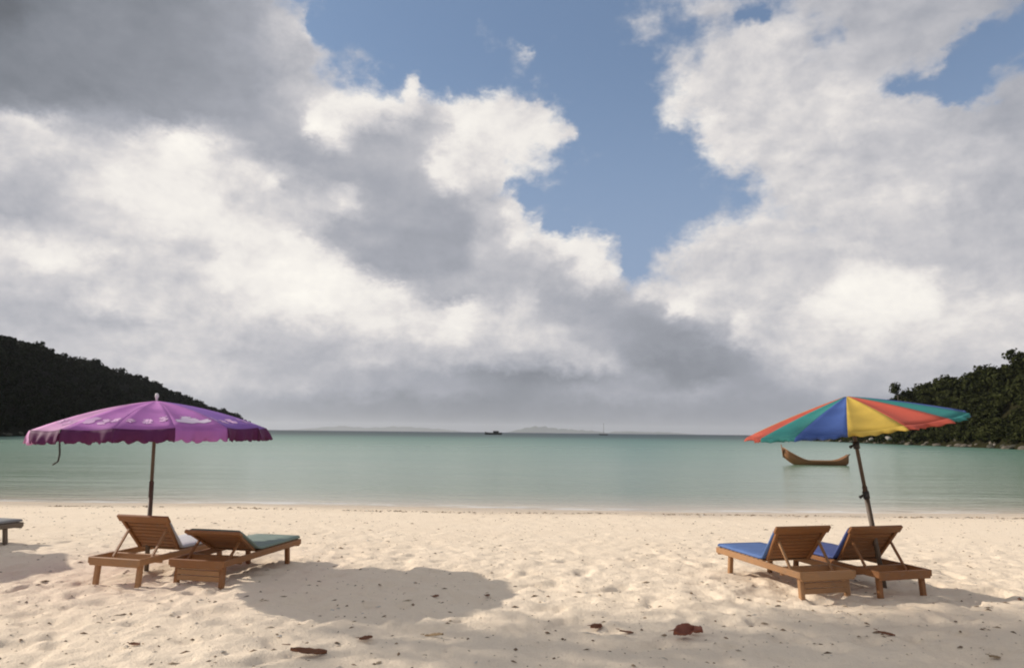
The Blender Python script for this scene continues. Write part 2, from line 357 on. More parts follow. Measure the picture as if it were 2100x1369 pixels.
# ------------------------------------------------------------------ materials
def m_sand(t, b, nt):
    g = t.n('ShaderNodeNewGeometry').outputs['Position']
    px, py, pz = t.sep(g)[:3]
    n1 = t.noise(g, .7, 5, .6); n2 = t.noise(g, 55, 3, .6); n3 = t.noise(g, 7, 4, .6)
    c = t.mix(n1, (.800, .660, .500), (.880, .750, .590))
    c = t.mix(t.math('MULTIPLY', t.mapr(n2, .58, .76), .38), c, (.46, .36, .27))
    c = t.mix(t.math('MULTIPLY', t.mapr(n3, .55, .75), .22), c, (.62, .50, .39))
    wob = t.math('MULTIPLY', t.math('SUBTRACT', t.noise(t.vmath('MULTIPLY', g, (1, .3, 0)), .6, 4), .5), .16)
    wet = t.mapr(t.math('ADD', pz, wob), -.36, -.55)
    c = t.mix(wet, c, (.60, .49, .37))
    t.put(b.inputs['Base Color'], c)
    t.put(b.inputs['Roughness'], t.mapr(wet, 0, 1, .95, .45))
    b.inputs['Specular IOR Level'].default_value = .2
    h = t.math('ADD', t.noise(g, 22, 5, .7), t.math('MULTIPLY', t.noise(g, 120, 2, .6), .3))
    bump(t, b, h, .75, .025)
M_sand = mat('sand', m_sand)

def m_water(t, b, nt):
    g = t.n('ShaderNodeNewGeometry').outputs['Position']
    x, y, z = t.sep(g)[:3]
    wob = t.math('MULTIPLY', t.math('SUBTRACT', t.noise(t.vmath('MULTIPLY', g, (.25, 1, 0)), .12, 4), .5), t.mapr(y, 20, 70, 1.0, 22.0))
    yy = t.math('ADD', y, wob)
    ly = t.math('LOGARITHM', t.math('MAXIMUM', yy, 10.0), 10.0)
    f = t.mapr(ly, 1.2, 3.4, 0, 1, 'LINEAR')
    f = t.math('ADD', f, t.math('MULTIPLY', t.math('SUBTRACT', t.noise(t.vmath('MULTIPLY', g, (.12, .5, 0)), .25, 5, .6), .5), t.mapr(ly, 1.35, 1.7, 0, .16)))
    c = t.ramp(f, [(0, (.64, .53, .41)), (.052, (.56, .47, .35)), (.072, (.33, .335, .24)), (.10, (.20, .26, .175)), (.16, (.175, .26, .175)), (.30, (.125, .235, .16)), (.50, (.085, .18, .14)), (.64, (.05, .08, .08)), (1, (.015, .028, .04))])
    t.put(b.inputs['Base Color'], c)
    b.inputs['IOR'].default_value = 1.33
    t.put(b.inputs['Roughness'], t.mapr(ly, 1.5, 2.9, .16, .50))
    t.put(b.inputs['Specular IOR Level'], t.mapr(ly, 1.9, 2.9, .5, .20))
    s = t.vmath('MULTIPLY', g, (.35, 1.0, 0))
    h = t.math('ADD', t.noise(s, 1.3, 5, .6), t.math('MULTIPLY', t.noise(t.vmath('MULTIPLY', g, (.12, 1.0, 0)), .22, 3, .5), 2.2))
    bump(t, b, h, .55, .12)
    shore_y = t.math('ADD', y, t.math('ADD', t.math('MULTIPLY', t.math('SINE', t.math('MULTIPLY_ADD', x, .11, .6)), .5), t.math('MULTIPLY', t.math('SINE', t.math('MULTIPLY', x, .31)), .25)))
    a = t.mapr(shore_y, 20.35, 20.75)
    wash = t.math('MULTIPLY', t.math('MULTIPLY', t.mapr(shore_y, 20.4, 20.9), t.mapr(shore_y, 21.7, 21.0)), t.mapr(t.noise(t.vmath('MULTIPLY', g, (.5, 1.6, 0)), 1.0, 5, .65), .42, .62, 0, .75))
    t.put(b.inputs['Base Color'], t.mix(wash, c, (.80, .77, .72)))
    t.put(b.inputs['Alpha'], a)
M_water = mat('sea_water', m_water)

def m_wood(c0, c1):
    def f(t, b, nt):
        tc = t.n('ShaderNodeTexCoord').outputs['Object']
        oi = t.n('ShaderNodeObjectInfo').outputs['Random']
        p = t.vmath('ADD', t.vmath('MULTIPLY', tc, (1, 1, 1)), t.vmath('SCALE', (3.1, 7.7, 5.3), scale=oi))
        n = t.noise(t.vmath('MULTIPLY', p, (6, 30, 30)), 2.0, 5, .6)
        n2 = t.noise(p, 5, 3)
        c = t.mix(n, c0, c1)
        c = t.mix(t.math('MULTIPLY', n2, .5), c, tuple(v * .6 for v in c0))
        c = t.mix(t.math('MULTIPLY', t.mapr(t.noise(p, 14, 5, .65), .5, .75), .45), c, (.17, .13, .10))
        c = t.mix(t.math('MULTIPLY', oi, .3), c, tuple(min(1, v * 1.25) for v in c1))
        t.put(b.inputs['Base Color'], c)
        b.inputs['Roughness'].default_value = .55
        bump(t, b, n, .25, .004)
    return f
M_teak = mat('teak', m_wood((.175, .066, .020), (.315, .135, .042)))
M_teak_pale = mat('weathered_teak', m_wood((.27, .13, .052), (.42, .23, .105)))
M_teak_shaded = mat('shaded_teak', m_wood((.12, .09, .065), (.20, .15, .11)))  # teak greyed: the umbrella's shade is put into the wood colour

def m_fabric(c, tr=.25, var=.2):
    def f(t, b, nt):
        tc = t.n('ShaderNodeTexCoord').outputs['Object']
        n = t.noise(tc, 3.5, 5, .6)
        n2 = t.noise(tc, 60, 3, .6)
        col = t.mix(n, tuple(v * (1 - var) for v in c), tuple(min(1, v * (1 + var)) for v in c))
        t.put(b.inputs['Base Color'], col)
        b.inputs['Roughness'].default_value = .75
        bump(t, b, n2, .2, .003)
        if tr > 0:
            tl = t.n('ShaderNodeBsdfTranslucent'); t.put(tl.inputs[0], col)
            mx = t.n('ShaderNodeMixShader'); mx.inputs[0].default_value = tr
            out = [n_ for n_ in nt.nodes if n_.type == 'OUTPUT_MATERIAL'][0]
            nt.links.new(b.outputs[0], mx.inputs[1]); nt.links.new(tl.outputs[0], mx.inputs[2]); nt.links.new(mx.outputs[0], out.inputs[0])
    return f
def fab(name, c, tr=.25, var=.2): return mat(name, m_fabric(c, tr, var))
M_purple = fab('purple_cloth', (.53, .185, .54)); M_violet_and_shaded = fab('violet_and_shaded_purple_cloth', (.32, .155, .52)); M_purple_shaded = fab('shaded_purple_cloth', (.10, .008, .075), .10)  # shade on right panels and valance is put into the violet and plum colours
M_purple_sunlit = fab('sunlit_purple_cloth', (.68, .34, .61))  # sunlight on the left panels, painted as a paler, pinker purple
M_red = fab('red_cloth', (.55, .10, .06)); M_teal = fab('teal_cloth', (.035, .25, .23)); M_blue = fab('blue_cloth', (.055, .115, .36)); M_yellow = fab('yellow_cloth', (.62, .43, .07))
M_print = mat('white_print', m_fabric((.72, .58, .72), 0, .25))
M_print2 = mat('pale_pink_print', m_fabric((.70, .42, .66), 0, .1))
M_mat_green = fab('sea_green_vinyl', (.19, .25, .215), 0); M_mat_blue = fab('blue_vinyl', (.075, .14, .33), 0); M_mat_white = fab('white_vinyl', (.55, .56, .57), 0); M_mat_grey = fab('grey_vinyl', (.22, .22, .22), 0)
M_mat_blue_shaded = fab('shaded_blue_vinyl', (.045, .07, .22), 0)  # darker copy of the blue mat colour, with its shade painted in
M_metal = mat('dull_metal', lambda t, b, nt: t.put(b.inputs['Base Color'], t.mix(t.noise(t.n('ShaderNodeTexCoord').outputs['Object'], 9, 4), (.10, .08, .07), (.22, .19, .16))), rough=.45)
M_polebrown = mat('brown_pole', m_wood((.07, .05, .035), (.13, .085, .05)))
M_whiteplastic = mat('white_plastic', lambda t, b, nt: t.put(b.inputs['Base Color'], t.mix(t.noise(t.n('ShaderNodeTexCoord').outputs['Object'], 30, 3), (.6, .58, .58), (.8, .78, .78))), rough=.4)
M_dark = mat('dark_metal', lambda t, b, nt: t.put(b.inputs['Base Color'], t.mix(t.noise(t.n('ShaderNodeTexCoord').outputs['Object'], 12, 4), (.02, .02, .02), (.05, .045, .04))), rough=.6)

def m_leaf(c0, c1):
    def f(t, b, nt):
        g = t.n('ShaderNodeNewGeometry').outputs
        n = t.noise(g['Position'], .22, 4, .6)
        rp = g['Random Per Island']
        c = t.mix(t.mapr(n, .3, .7), c0, c1)
        c = t.mix(t.math('MULTIPLY', rp, .5), c, tuple(min(1, v * 1.7) for v in c1))
        t.put(b.inputs['Base Color'], c); b.inputs['Roughness'].default_value = .75
        b.inputs['Specular IOR Level'].default_value = .04
    return f
M_leaf_l = mat('backlit_foliage', m_leaf((.004, .006, .0025), (.011, .015, .006)))  # left hill's backlit darkness is put into the leaf colour
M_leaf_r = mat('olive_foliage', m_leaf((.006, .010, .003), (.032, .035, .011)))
M_bark = mat('bark', m_wood((.05, .035, .025), (.10, .075, .05)))
def m_ground(c0, c1, sc):
    def f(t, b, nt):
        g = t.n('ShaderNodeNewGeometry').outputs['Position']
        t.put(b.inputs['Base Color'], t.mix(t.noise(g, sc, 6, .65), c0, c1)); b.inputs['Roughness'].default_value = .95; b.inputs['Specular IOR Level'].default_value = .05
        bump(t, b, t.noise(g, sc * 3, 5, .6), .6, .3)
    return f
M_under_l = mat('shaded_undergrowth', m_ground((.004, .005, .003), (.010, .011, .006), .3))  # ground colour darkened to carry the left hill's shade
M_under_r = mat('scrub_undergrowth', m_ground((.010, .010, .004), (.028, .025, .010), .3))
M_rock = mat('shore_rock', m_ground((.06, .052, .042), (.19, .165, .135), .6))
M_rock_pale = mat('pale_shore_rock', m_ground((.20, .18, .16), (.38, .35, .32), .6))
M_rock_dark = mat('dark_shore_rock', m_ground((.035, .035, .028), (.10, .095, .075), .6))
M_island = mat('island_forest', m_ground((.02, .035, .025), (.05, .065, .04), .004))
def m_dry(c0, c1):
    def f(t, b, nt):
        n = t.noise(t.n('ShaderNodeTexCoord').outputs['Object'], 28, 4, .6)
        t.put(b.inputs['Base Color'], t.mix(n, c0, c1)); b.inputs['Roughness'].default_value = .6
        bump(t, b, n, .5, .004)
    return f
M_dry = mat('dry_brown_leaf', m_dry((.09, .028, .012), (.23, .085, .03)))
M_dry_red = mat('dry_red_leaf', m_dry((.16, .04, .022), (.33, .11, .06)))
M_dry_tan = mat('dry_tan_leaf', m_dry((.24, .15, .07), (.36, .25, .13)))
M_debris = mat('beach_litter', lambda t, b, nt: t.put(b.inputs['Base Color'], t.ramp(t.n('ShaderNodeNewGeometry').outputs['Random Per Island'], [(0, (.10, .06, .03)), (.5, (.22, .14, .08)), (.8, (.38, .29, .19)), (1, (.60, .55, .48))])), rough=.9)

# ------------------------------------------------------------------ beach
SEA = -0.60
def beach_z(x, y):
    """height of the sand without footprints"""
    x = np.asarray(x, float); y = np.asarray(y, float)
    yy = y + .5 * np.sin(x * .11 + .6) + .25 * np.sin(x * .31)
    z = -.60 * np.clip((yy - 9.0) / 11.7, 0, None) ** 1.25
    z = np.where(yy > 20.7, -.60 - (yy - 20.7) * .065, z)
    z = np.maximum(z, -5.0)
    return z + .10 * sstep(6, -6, y) + .02 * (vnoise(x, y, 3.1, 3) - .5)
def sand_z(x, y):
    z = beach_z(x, y)
    near = sstep(13.5, 6.5, y)
    mid = sstep(20.5, 17.0, y)
    wx = x + .2 * (vnoise(x, y, .3, 21) - .5); wy = y + .2 * (vnoise(x, y, .3, 22) - .5)
    a = vnoise(wx, wy, .22, 11); b_ = vnoise(wx, wy, .115, 12); c_ = vnoise(x, y, .07, 13)
    pits = sstep(.58, .88, a)
    z = z - near * .036 * pits + near * .022 * (b_ - .5) + near * .017 * (c_ - .5)
    z = z + mid * .014 * (vnoise(wx, wy, .22, 14) - .5) + mid * .012 * (b_ - .5)
    return z
def gz(x, y): return float(sand_z(np.array([x]), np.array([y]))[0])

def spaced(lo, fine0, fine1, hi, step, grow):
    a = list(np.arange(fine0, fine1 + 1e-6, step)); s = step; p = a[-1]
    while p < hi: s *= grow; p += s; a.append(p)
    s = step; p = fine0; pre = []
    while p > lo: s *= grow; p -= s; pre.append(p)
    return np.array(pre[::-1] + a)
gx = spaced(-160, -7.5, 7.5, 160, .036, 1.09)
gy = spaced(-30, 3.4, 12.0, 90, .032, 1.04)
X, Y = np.meshgrid(gx, gy)
Z = sand_z(X, Y)
V = np.stack([X.ravel(), Y.ravel(), Z.ravel()], 1)
nx, ny = len(gx), len(gy)
I = (np.arange(ny - 1)[:, None] * nx + np.arange(nx - 1)[None, :]).ravel()
F = np.stack([I, I + 1, I + nx + 1, I + nx], 1)
tag(obj('beach', npmesh('beach', V, F, True), M_sand), 'pale trampled sand beach sloping down to the sea', kind='structure')

# ------------------------------------------------------------------ sea
xs = [-16000, -3000, -800, -200, -60, 0, 60, 200, 800, 3000, 16000]; ys = [17.0, 22, 30, 60, 200, 800, 3000, 21000]
v = [(x, y, SEA) for y in ys for x in xs]; n = len(xs)
f = [(j * n + i, j * n + i + 1, (j + 1) * n + i + 1, (j + 1) * n + i) for j in range(len(ys) - 1) for i in range(n - 1)]
tag(obj('sea', mesh('sea', v, f), M_water), 'calm pale green sea reaching to the horizon', kind='structure')

# ------------------------------------------------------------------ trees
def clump_crown(seed, h, rx, ry, rz, n, leaf, lobes=9):
    """leaf-clump faces spread through a lumpy crown; returns verts, quads"""
    r = np.random.default_rng(seed)
    cen = []
    for i in range(lobes):
        a = r.uniform(0, 2 * math.pi); q = r.uniform(.15, .75); zz = r.uniform(-.5, .75)
        cen.append((math.cos(a) * rx * q, math.sin(a) * ry * q, h + rz * zz, r.uniform(.35, .6)))
    vs = []; qs = []
    for i in range(n):
        c = cen[r.integers(len(cen))]
        d = r.normal(size=3); d /= np.linalg.norm(d); d[2] = d[2] * .8 + .1
        q = r.uniform(.45, 1.05) ** .5
        p = np.array(c[:3]) + d * q * c[3] * np.array([rx, ry, rz * 1.05])
        nn = d + r.normal(size=3) * .55; nn /= np.linalg.norm(nn)
        t1 = np.cross(nn, [0.13, .2, 1]); t1 /= np.linalg.norm(t1) + 1e-9; t2 = np.cross(nn, t1)
        s = leaf * r.uniform(.55, 1.25); k = len(vs)
        a = r.uniform(0, math.pi); t1, t2 = t1 * math.cos(a) + t2 * math.sin(a), t2 * math.cos(a) - t1 * math.sin(a)
        vs += [p - t1 * s * .5, p + t2 * s * .32 + nn * s * .12, p + t1 * s * .55, p - t2 * s * .34 + nn * s * .1]
        qs.append((k, k + 1, k + 2, k + 3))
    return np.array(vs), np.array(qs)
KINDS = [clump_crown(100 + i, 4.2 + .5 * (i % 3), 2.4 + .3 * (i % 2), 2.3, 1.9 + .35 * (i % 3), 190, 1.1) for i in range(6)]

def ridge_interp(tab, t):
    ts = [p[0] for p in tab]
    return [float(np.interp(t, ts, [p[k] for p in tab])) for k in range(1, len(tab[0]))]

def headland(name, tab, side, label, flabel, m_ground_, m_leaf_, n_trees, seed, ext):
    """tab: stations (t, shore x, shore y, ridge height, slope depth) from the tip inland.
    side=+1 right of the view, -1 left: the hill rises away from the shore line."""
    NT_, NS = 46, 26
    pts = np.zeros((NT_, NS, 3))
    T0, T1 = tab[0][0], tab[-1][0]
    st = []
    for i in range(NT_):
        t = T0 + (T1 - T0) * i / (NT_ - 1)
        sx, sy, rh, dep = ridge_interp(tab, t)
        e = .5
        a = ridge_interp(tab, max(T0, t - e)); b = ridge_interp(tab, min(T1, t + e))
        tx, ty = b[0] - a[0], b[1] - a[1]; L = math.hypot(tx, ty)
        nx_, ny_ = -ty / L, tx / L                       # inland normal
        if nx_ * side < 0: nx_, ny_ = -nx_, -ny_
        for j in range(NS):
            s = j / (NS - 1) * 2.0                       # 0 shore, 1 ridge, 2 far shore
            x = sx + nx_ * dep * s; y = sy + ny_ * dep * s
            prof = math.sin(min(s, 2 - s) * math.pi / 2) ** .95 if 0 < s < 2 else 0
            z = SEA - 1.2 + (rh + 1.5) * prof
            z += (float(vnoise([x], [y], 9, seed)[0]) - .5) * 2.2 * prof
            pts[i, j] = (x, y, z)
    idx = (np.arange(NT_ - 1)[:, None] * NS + np.arange(NS - 1)[None, :]).ravel()
    q = np.stack([idx, idx + 1, idx + NS + 1, idx + NS], 1)
    o = tag(obj(name, npmesh(name, pts.reshape(-1, 3), q, True), m_ground_), label, kind='structure')
    r = np.random.default_rng(seed); vs = []; qs = []; off = 0
    for k in range(n_trees):
        i = r.uniform(.0, NT_ - 1.01); j = (0.05 + 1.02 * r.uniform() ** 1.5) * (NS - 1) / 2
        i0, j0 = int(i), int(min(j, NS - 2)); fi, fj = i - i0, j - j0
        p = (pts[i0, j0] * (1 - fi) + pts[i0 + 1, j0] * fi) * (1 - fj) + (pts[i0, j0 + 1] * (1 - fi) + pts[i0 + 1, j0 + 1] * fi) * fj
        cv, cq = KINDS[r.integers(len(KINDS))]
        sc = r.uniform(.55, 1.05) * ext * (0.66 + .34 * min(1, j / (NS / 2) * 1.6)); a = r.uniform(0, 2 * math.pi)
        low = r.uniform(1.8, 3.4)
        c = np.stack([cv[:, 0] * math.cos(a) - cv[:, 1] * math.sin(a), cv[:, 0] * math.sin(a) + cv[:, 1] * math.cos(a), cv[:, 2] - low], 1) * sc + p
        vs.append(c); qs.append(cq + off); off += len(c)
    wood = obj(name + '_forest', npmesh(name + '_forest', np.concatenate(vs), np.concatenate(qs)), m_leaf_)
    wood.name = 'forest'
    tag(wood, flabel, 'forest', kind='stuff')
    return pts

def shore(px, py):
    p = on_plane(px, py, SEA); return p.x, p.y
SKYLINE = [(-700, 590), (-400, 610), (-160, 645), (0, 688), (130, 713), (240, 743), (310, 773), (390, 806), (440, 826), (475, 845), (510, 866), (545, 884),
           (1640, 900), (1720, 890), (1765, 868), (1800, 815), (1835, 792), (1900, 784), (1950, 766), (2000, 750), (2050, 733), (2100, 712), (2300, 645), (2700, 590)]
def to_px(p):
    d = Vector(p) - Vector((0, 0, EYE)); w = d.dot(_f); return 1050 + 1400 * d.dot(_r) / w, 684.5 - 1400 * d.dot(_u) / w
def station(t, px, py, dep, tree, side):
    """shore point from the survey; ridge height so that ridge plus trees reach the skyline behind it"""
    x, y = shore(px, py)
    rx, ry = x + side * .80 * dep, y + .60 * dep
    qx = to_px((rx, ry, 10.0))[0]
    top = float(np.interp(qx, [k[0] for k in SKYLINE], [k[1] for k in SKYLINE]))
    h = at_depth(qx, top, ry).z
    return (t, x, y, max(h - tree, .4), dep)
LEFT = [station(0, 520, 886, 8, 1.2, -1), station(.6, 508, 886.3, 14, 2.0, -1), station(1, 500, 886.5, 20, 2.2, -1), station(2, 430, 887.5, 32, 2.8, -1), station(3, 350, 888.5, 38, 2.8, -1),
        station(4, 260, 890, 42, 2.8, -1), station(5, 160, 892, 44, 2.8, -1), station(6, 50, 894, 46, 2.8, -1), station(7, -120, 899, 48, 2.8, -1), station(8, -400, 912, 50, 2.8, -1)]
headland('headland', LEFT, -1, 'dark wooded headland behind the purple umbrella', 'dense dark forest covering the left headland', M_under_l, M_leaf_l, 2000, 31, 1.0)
RIGHT = [station(0, 1630, 902, 4, .2, 1), station(1, 1690, 904.5, 7, .6, 1), station(1.7, 1725, 906, 10, 1.6, 1), station(2.3, 1765, 908, 14, 2.4, 1), station(3, 1820, 910.5, 20, 2.6, 1),
         station(4, 1910, 914, 27, 2.6, 1), station(5, 2010, 918, 32, 2.6, 1), station(6, 2150, 924, 36, 2.6, 1), station(7, 2450, 942, 40, 2.6, 1)]
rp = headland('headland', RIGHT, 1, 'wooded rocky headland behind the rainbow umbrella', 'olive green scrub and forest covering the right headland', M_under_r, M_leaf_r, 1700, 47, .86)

# single trees that stand out on the right skyline
def crown_mesh(seed, n=420, leaf=.75, **k):
    v_, q_ = clump_crown(seed, k.get('h', 4.6), k.get('rx', 2.5), k.get('ry', 2.4), k.get('rz', 2.2), n, leaf); return npmesh('crown', v_, q_)
def trunk_mesh(h, r0, seed):
    r_ = random.Random(seed); b = MB()
    lean = Vector((r_.uniform(-.4, .4), r_.uniform(-.4, .4), 0))
    b.tube([Vector((0, 0, -1)), lean * .3 + Vector((0, 0, h * .4)), lean + Vector((0, 0, h))], [r0, r0 * .75, r0 * .3], 7)
    for k in range(4):
        a = k * 1.6 + r_.uniform(0, .6); p = lean * .5 + Vector((0, 0, h * (.5 + .1 * k)))
        b.tube([p, p + Vector((math.cos(a) * .9, math.sin(a) * .9, .6)), p + Vector((math.cos(a) * 1.7, math.sin(a) * 1.7, 1.5))], [r0 * .45, r0 * .3, r0 * .1], 5)
    return b.mesh('trunk', True)
CM = [crown_mesh(500 + i, rx=2.2 + .4 * (i % 2), rz=1.9 + .4 * (i % 3)) for i in range(3)]
TM = [trunk_mesh(4.5, .22, 60 + i) for i in range(3)]
SKY_TREES = [(1842, 812, 205, .95, 'round dark tree standing alone at the seaward end of the right skyline'),
             (1893, 812, 200, .75, 'small bushy tree just inland of the lone round skyline tree'),
             (1945, 798, 192, .8, 'tree on the right skyline above the umbrella tip'),
             (2012, 778, 180, .9, 'tree midway up the right skyline'),
             (2082, 752, 168, 1.1, 'tall tree at the top right edge of the headland')]
for i, (px, py, dist, s, lab) in enumerate(SKY_TREES):
    p = at_depth(px, py, dist)
    t = empty('skyline_tree', (p.x, p.y, p.z - 2.6 * s), (0, 0, i * 1.3)); t.scale = (s, s, s)
    obj('crown', CM[i % 3], M_leaf_r, t); obj('trunk', TM[i % 3], M_bark, t)
    tag(t, lab, 'tree', 'single trees on the right skyline')

# shore boulders
def boulder_mesh(seed):
    r_ = np.random.default_rng(seed); bm = bmesh.new(); bmesh.ops.create_icosphere(bm, subdivisions=2, radius=1.0)
    ax = r_.normal(size=(7, 3)); ax /= np.linalg.norm(ax, axis=1)[:, None]; cut = r_.uniform(.62, .95, 7)
    for v_ in bm.verts:
        p = np.array(v_.co)
        for a, c in zip(ax, cut):
            d_ = p @ a
            if d_ > c: p = p - a * (d_ - c)
        v_.co = p * np.array([1.25, 1.0, .72])
    me = bpy.data.meshes.new('boulder'); bm.to_mesh(me); bm.free(); return me
def rocks(pts, n, seed, label, group, big, hero=()):
    r_ = random.Random(seed)
    ms = []
    for i in range(4):
        a = boulder_mesh(seed + i); a.materials.append(M_rock); ms.append(a)
    pale = [m_.copy() for m_ in ms[:2]]; dark = [m_.copy() for m_ in ms]
    for m_ in pale: m_.materials.clear(); m_.materials.append(M_rock_pale)
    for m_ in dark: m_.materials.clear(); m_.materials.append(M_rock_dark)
    for k in range(n):
        i = r_.uniform(0, pts.shape[0] * .80); i0 = int(i)
        base = pts[i0, 0] * (1 - (i - i0)) + pts[min(i0 + 1, pts.shape[0] - 1), 0] * (i - i0)
        inl = (pts[i0, 3] - pts[i0, 0]); q = base + inl * r_.uniform(.05, .75)
        s = big * r_.uniform(.45, 1.2)
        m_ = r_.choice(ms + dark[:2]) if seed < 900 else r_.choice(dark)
        o = obj('boulder', m_, None, None, (q[0], q[1], SEA + .1 * s + max(0, (q[2] - SEA) * .6)), (r_.uniform(-.3, .3), r_.uniform(-.3, .3), r_.uniform(0, 6.3)))
        o.scale = (s, s, s * r_.uniform(.7, 1.1)); tag(o, label, 'boulder', group)
    for (px, py, dist, s, lab) in hero:
        p = at_depth(px, py, dist)
        o = obj('boulder', pale[0], None, None, p, (0.1, .2, px)); o.scale = (s, s, s); tag(o, lab, 'boulder')
rocks(rp, 110, 700, 'brown boulder on the rocky shore below the right headland', 'boulders along the right shore', 1.0,
      [(1822, 898, 190, .75, 'pale upright boulder on the right shore just right of the umbrella pole'),
       (1787, 900, 200, .6, 'pale boulder on the right shore close to the umbrella pole'),
       (2017, 906, 150, .6, 'small bright white boulder on the right shore under the trees'),
       (2043, 913, 143, .6, 'wide pale boulder at the waterline below the right forest')])

# shore rocks of the left headland
LP = []
for k in range(40):
    t = k / 39 * 8
    sx, sy, rh, dep = ridge_interp(LEFT, t); LP.append([(sx, sy, SEA), (sx - 2, sy + 1, SEA + .6), (sx - 4, sy + 2, SEA + 1.2), (sx - 6, sy + 3, SEA + 1.8)])
rocks(np.array(LP), 40, 950, 'dark boulder on the shaded shore below the left headland', 'boulders along the left shore', 1.1)

# ------------------------------------------------------------------ far islands and boats
def island(px0, px1, dist, tops, label, seed):
    xs_ = [at_depth(px0 + (px1 - px0) * i / 40, 880, dist).x for i in range(41)]
    r_ = np.random.default_rng(seed); vs = []; fs = []
    NSx = 9
    for i, x in enumerate(xs_):
        t = i / 40
        h = float(np.interp(t, np.linspace(0, 1, len(tops)), tops)) * (1 + .12 * math.sin(i * 1.7 + seed) + .08 * math.sin(i * 3.1))
        for j in range(NSx):
            s = j / (NSx - 1); w = dist * .06
            vs.append((x + math.sin(j + i) * 6, dist + w * (s - .5) * 2, SEA - 2 + (h + 2) * math.sin(math.pi * s) ** .8))
    for i in range(40):
        for j in range(NSx - 1): k = i * NSx + j; fs.append((k, k + 1, k + NSx + 1, k + NSx))
    o = obj('island', mesh('island', vs, fs, True), M_island)
    return tag(o, label, 'island', kind='structure')
island(600, 960, 18000, [0, 45, 90, 120, 75, 90, 125, 105, 80, 50, 0], 'long faint island on the horizon left of the dark boat', 1)
island(1040, 1250, 15500, [0, 75, 140, 135, 95, 80, 65, 50, 0], 'low hazy island on the horizon right of the dark boat', 2)
island(1230, 1420, 16000, [0, 45, 55, 40, 45, 25, 0], 'faint low islet strip on the horizon left of the rainbow umbrella', 3)

def hull_mesh(L, beam, depth, bow, stern, n=16):
    """open wooden boat, bow towards -X, sheer rising to both ends"""
    vs = []; fs = []; prof = 7
    for i in range(n + 1):
        t = i / n; x = (t - .5) * L
        wd = beam / 2 * (max(.03, math.sin(math.pi * min(1, t * 1.0 + .02)) ** .6) if t < .5 else max(.22, 1 - ((t - .5) / .5) ** 2.2 * .75))
        sh = depth * .62 + bow * max(0, (.42 - t) / .42) ** 2.2 + stern * max(0, (t - .72) / .28) ** 2
        keel = -depth * .38 + (bow * .75) * max(0, (.20 - t) / .20) ** 1.6 + stern * .6 * max(0, (t - .86) / .14) ** 2
        for j in range(prof):
            a = (j / (prof - 1) - .5) * math.pi; q = math.sin(a)
            vs.append((x - (.25 * bow) * max(0, (.15 - t) / .15), wd * math.copysign(abs(q) ** .7, q), keel + (sh - keel) * abs(q) ** 2.0))
    for i in range(n):
        for j in range(prof - 1): k = i * prof + j; fs.append((k, k + 1, k + prof + 1, k + prof))
    fs.append(tuple(range(n * prof, n * prof + prof)))
    return mesh('hull', vs, fs, True), vs, prof, n
def longtail(px0, px1, py):
    p0 = on_plane((px0 + px1) / 2, py, SEA)
    L = (px1 - px0) / 1400 * p0.y * .92
    b = empty('wooden_boat', (p0.x, p0.y, SEA), (0, 0, R(-6)))
    me, vs, prof, n_ = hull_mesh(L, L * .24, .46, .95, .50)
    h = obj('hull', me, M_boat, b); md = h.modifiers.new('thickness', 'SOLIDIFY'); md.thickness = .05
    for sdn in (0, prof - 1):
        g = MB(); g.tube([Vector(vs[i * prof + sdn]) + Vector((0, 0, .02)) for i in range(n_ + 1)], .045, 6); obj('gunwale', g.mesh('gunwale', True), M_boat_trim, b)
    for t in (.35, .52, .68):
        g = MB(); x = (t - .5) * L; w = L * .22; g.box((x, 0, .26), (.28, w, .04), None, .008); obj('thwart', g.mesh('thwart'), M_boat_trim, b)
    g = MB(); bx = vs[prof // 2]; top = Vector(vs[0]); g.tube([Vector(bx), (Vector(bx) + top) / 2 + Vector((-.06, 0, .1)), top + Vector((-.16, 0, .28))], [.05, .05, .035], 6); obj('bow_post', g.mesh('bow_post', True), M_boat, b)
    g = MB(); e = Vector(vs[n_ * prof]); g.tube([(e.x - .3, .1, .35), (e.x + .05, .1, .72), (e.x + .18, .1, .85)], .035, 6); obj('tiller', g.mesh('tiller', True), M_dark, b)
    tag(b, 'open brown wooden boat with raised bow floating under the rainbow umbrella', 'boat')
M_boat = mat('boat_wood', m_wood((.20, .085, .035), (.33, .15, .06))); M_boat_trim = mat('boat_trim', m_wood((.25, .11, .045), (.38, .19, .08)))
longtail(1612, 1742, 953)

p = on_plane(1012, 889.3, SEA); p = Vector((p.x, p.y, 0)) * (620 / p.y)
fb = empty('fishing_boat', (p.x, p.y, SEA), (0, 0, R(4)))
me, *_ = hull_mesh(15, 4.0, 2.4, 1.1, .5); obj('hull', me, M_dark, fb)
g = MB(); g.box((2.2, 0, 2.2), (5, 2.6, 1.9), None, .15); g.box((2.2, 0, 3.25), (5.8, 3.0, .18), None, .05); obj('cabin', g.mesh('cabin'), M_dark, fb)
tag(fb, 'small dark boat far out on the horizon', 'boat')
p = Vector((at_depth(1238, 886, 900).x, 900, SEA))
sb = empty('sailing_boat', p, (0, 0, R(20)))
me, *_ = hull_mesh(12, 3.4, 1.8, .7, .2); obj('hull', me, M_dark, sb)
g = MB(); g.tube([(0, 0, .5), (0, 0, 15.5)], .16, 6); obj('mast', g.mesh('mast'), M_dark, sb)
tag(sb, 'tiny boat with a tall mast on the horizon', 'boat')

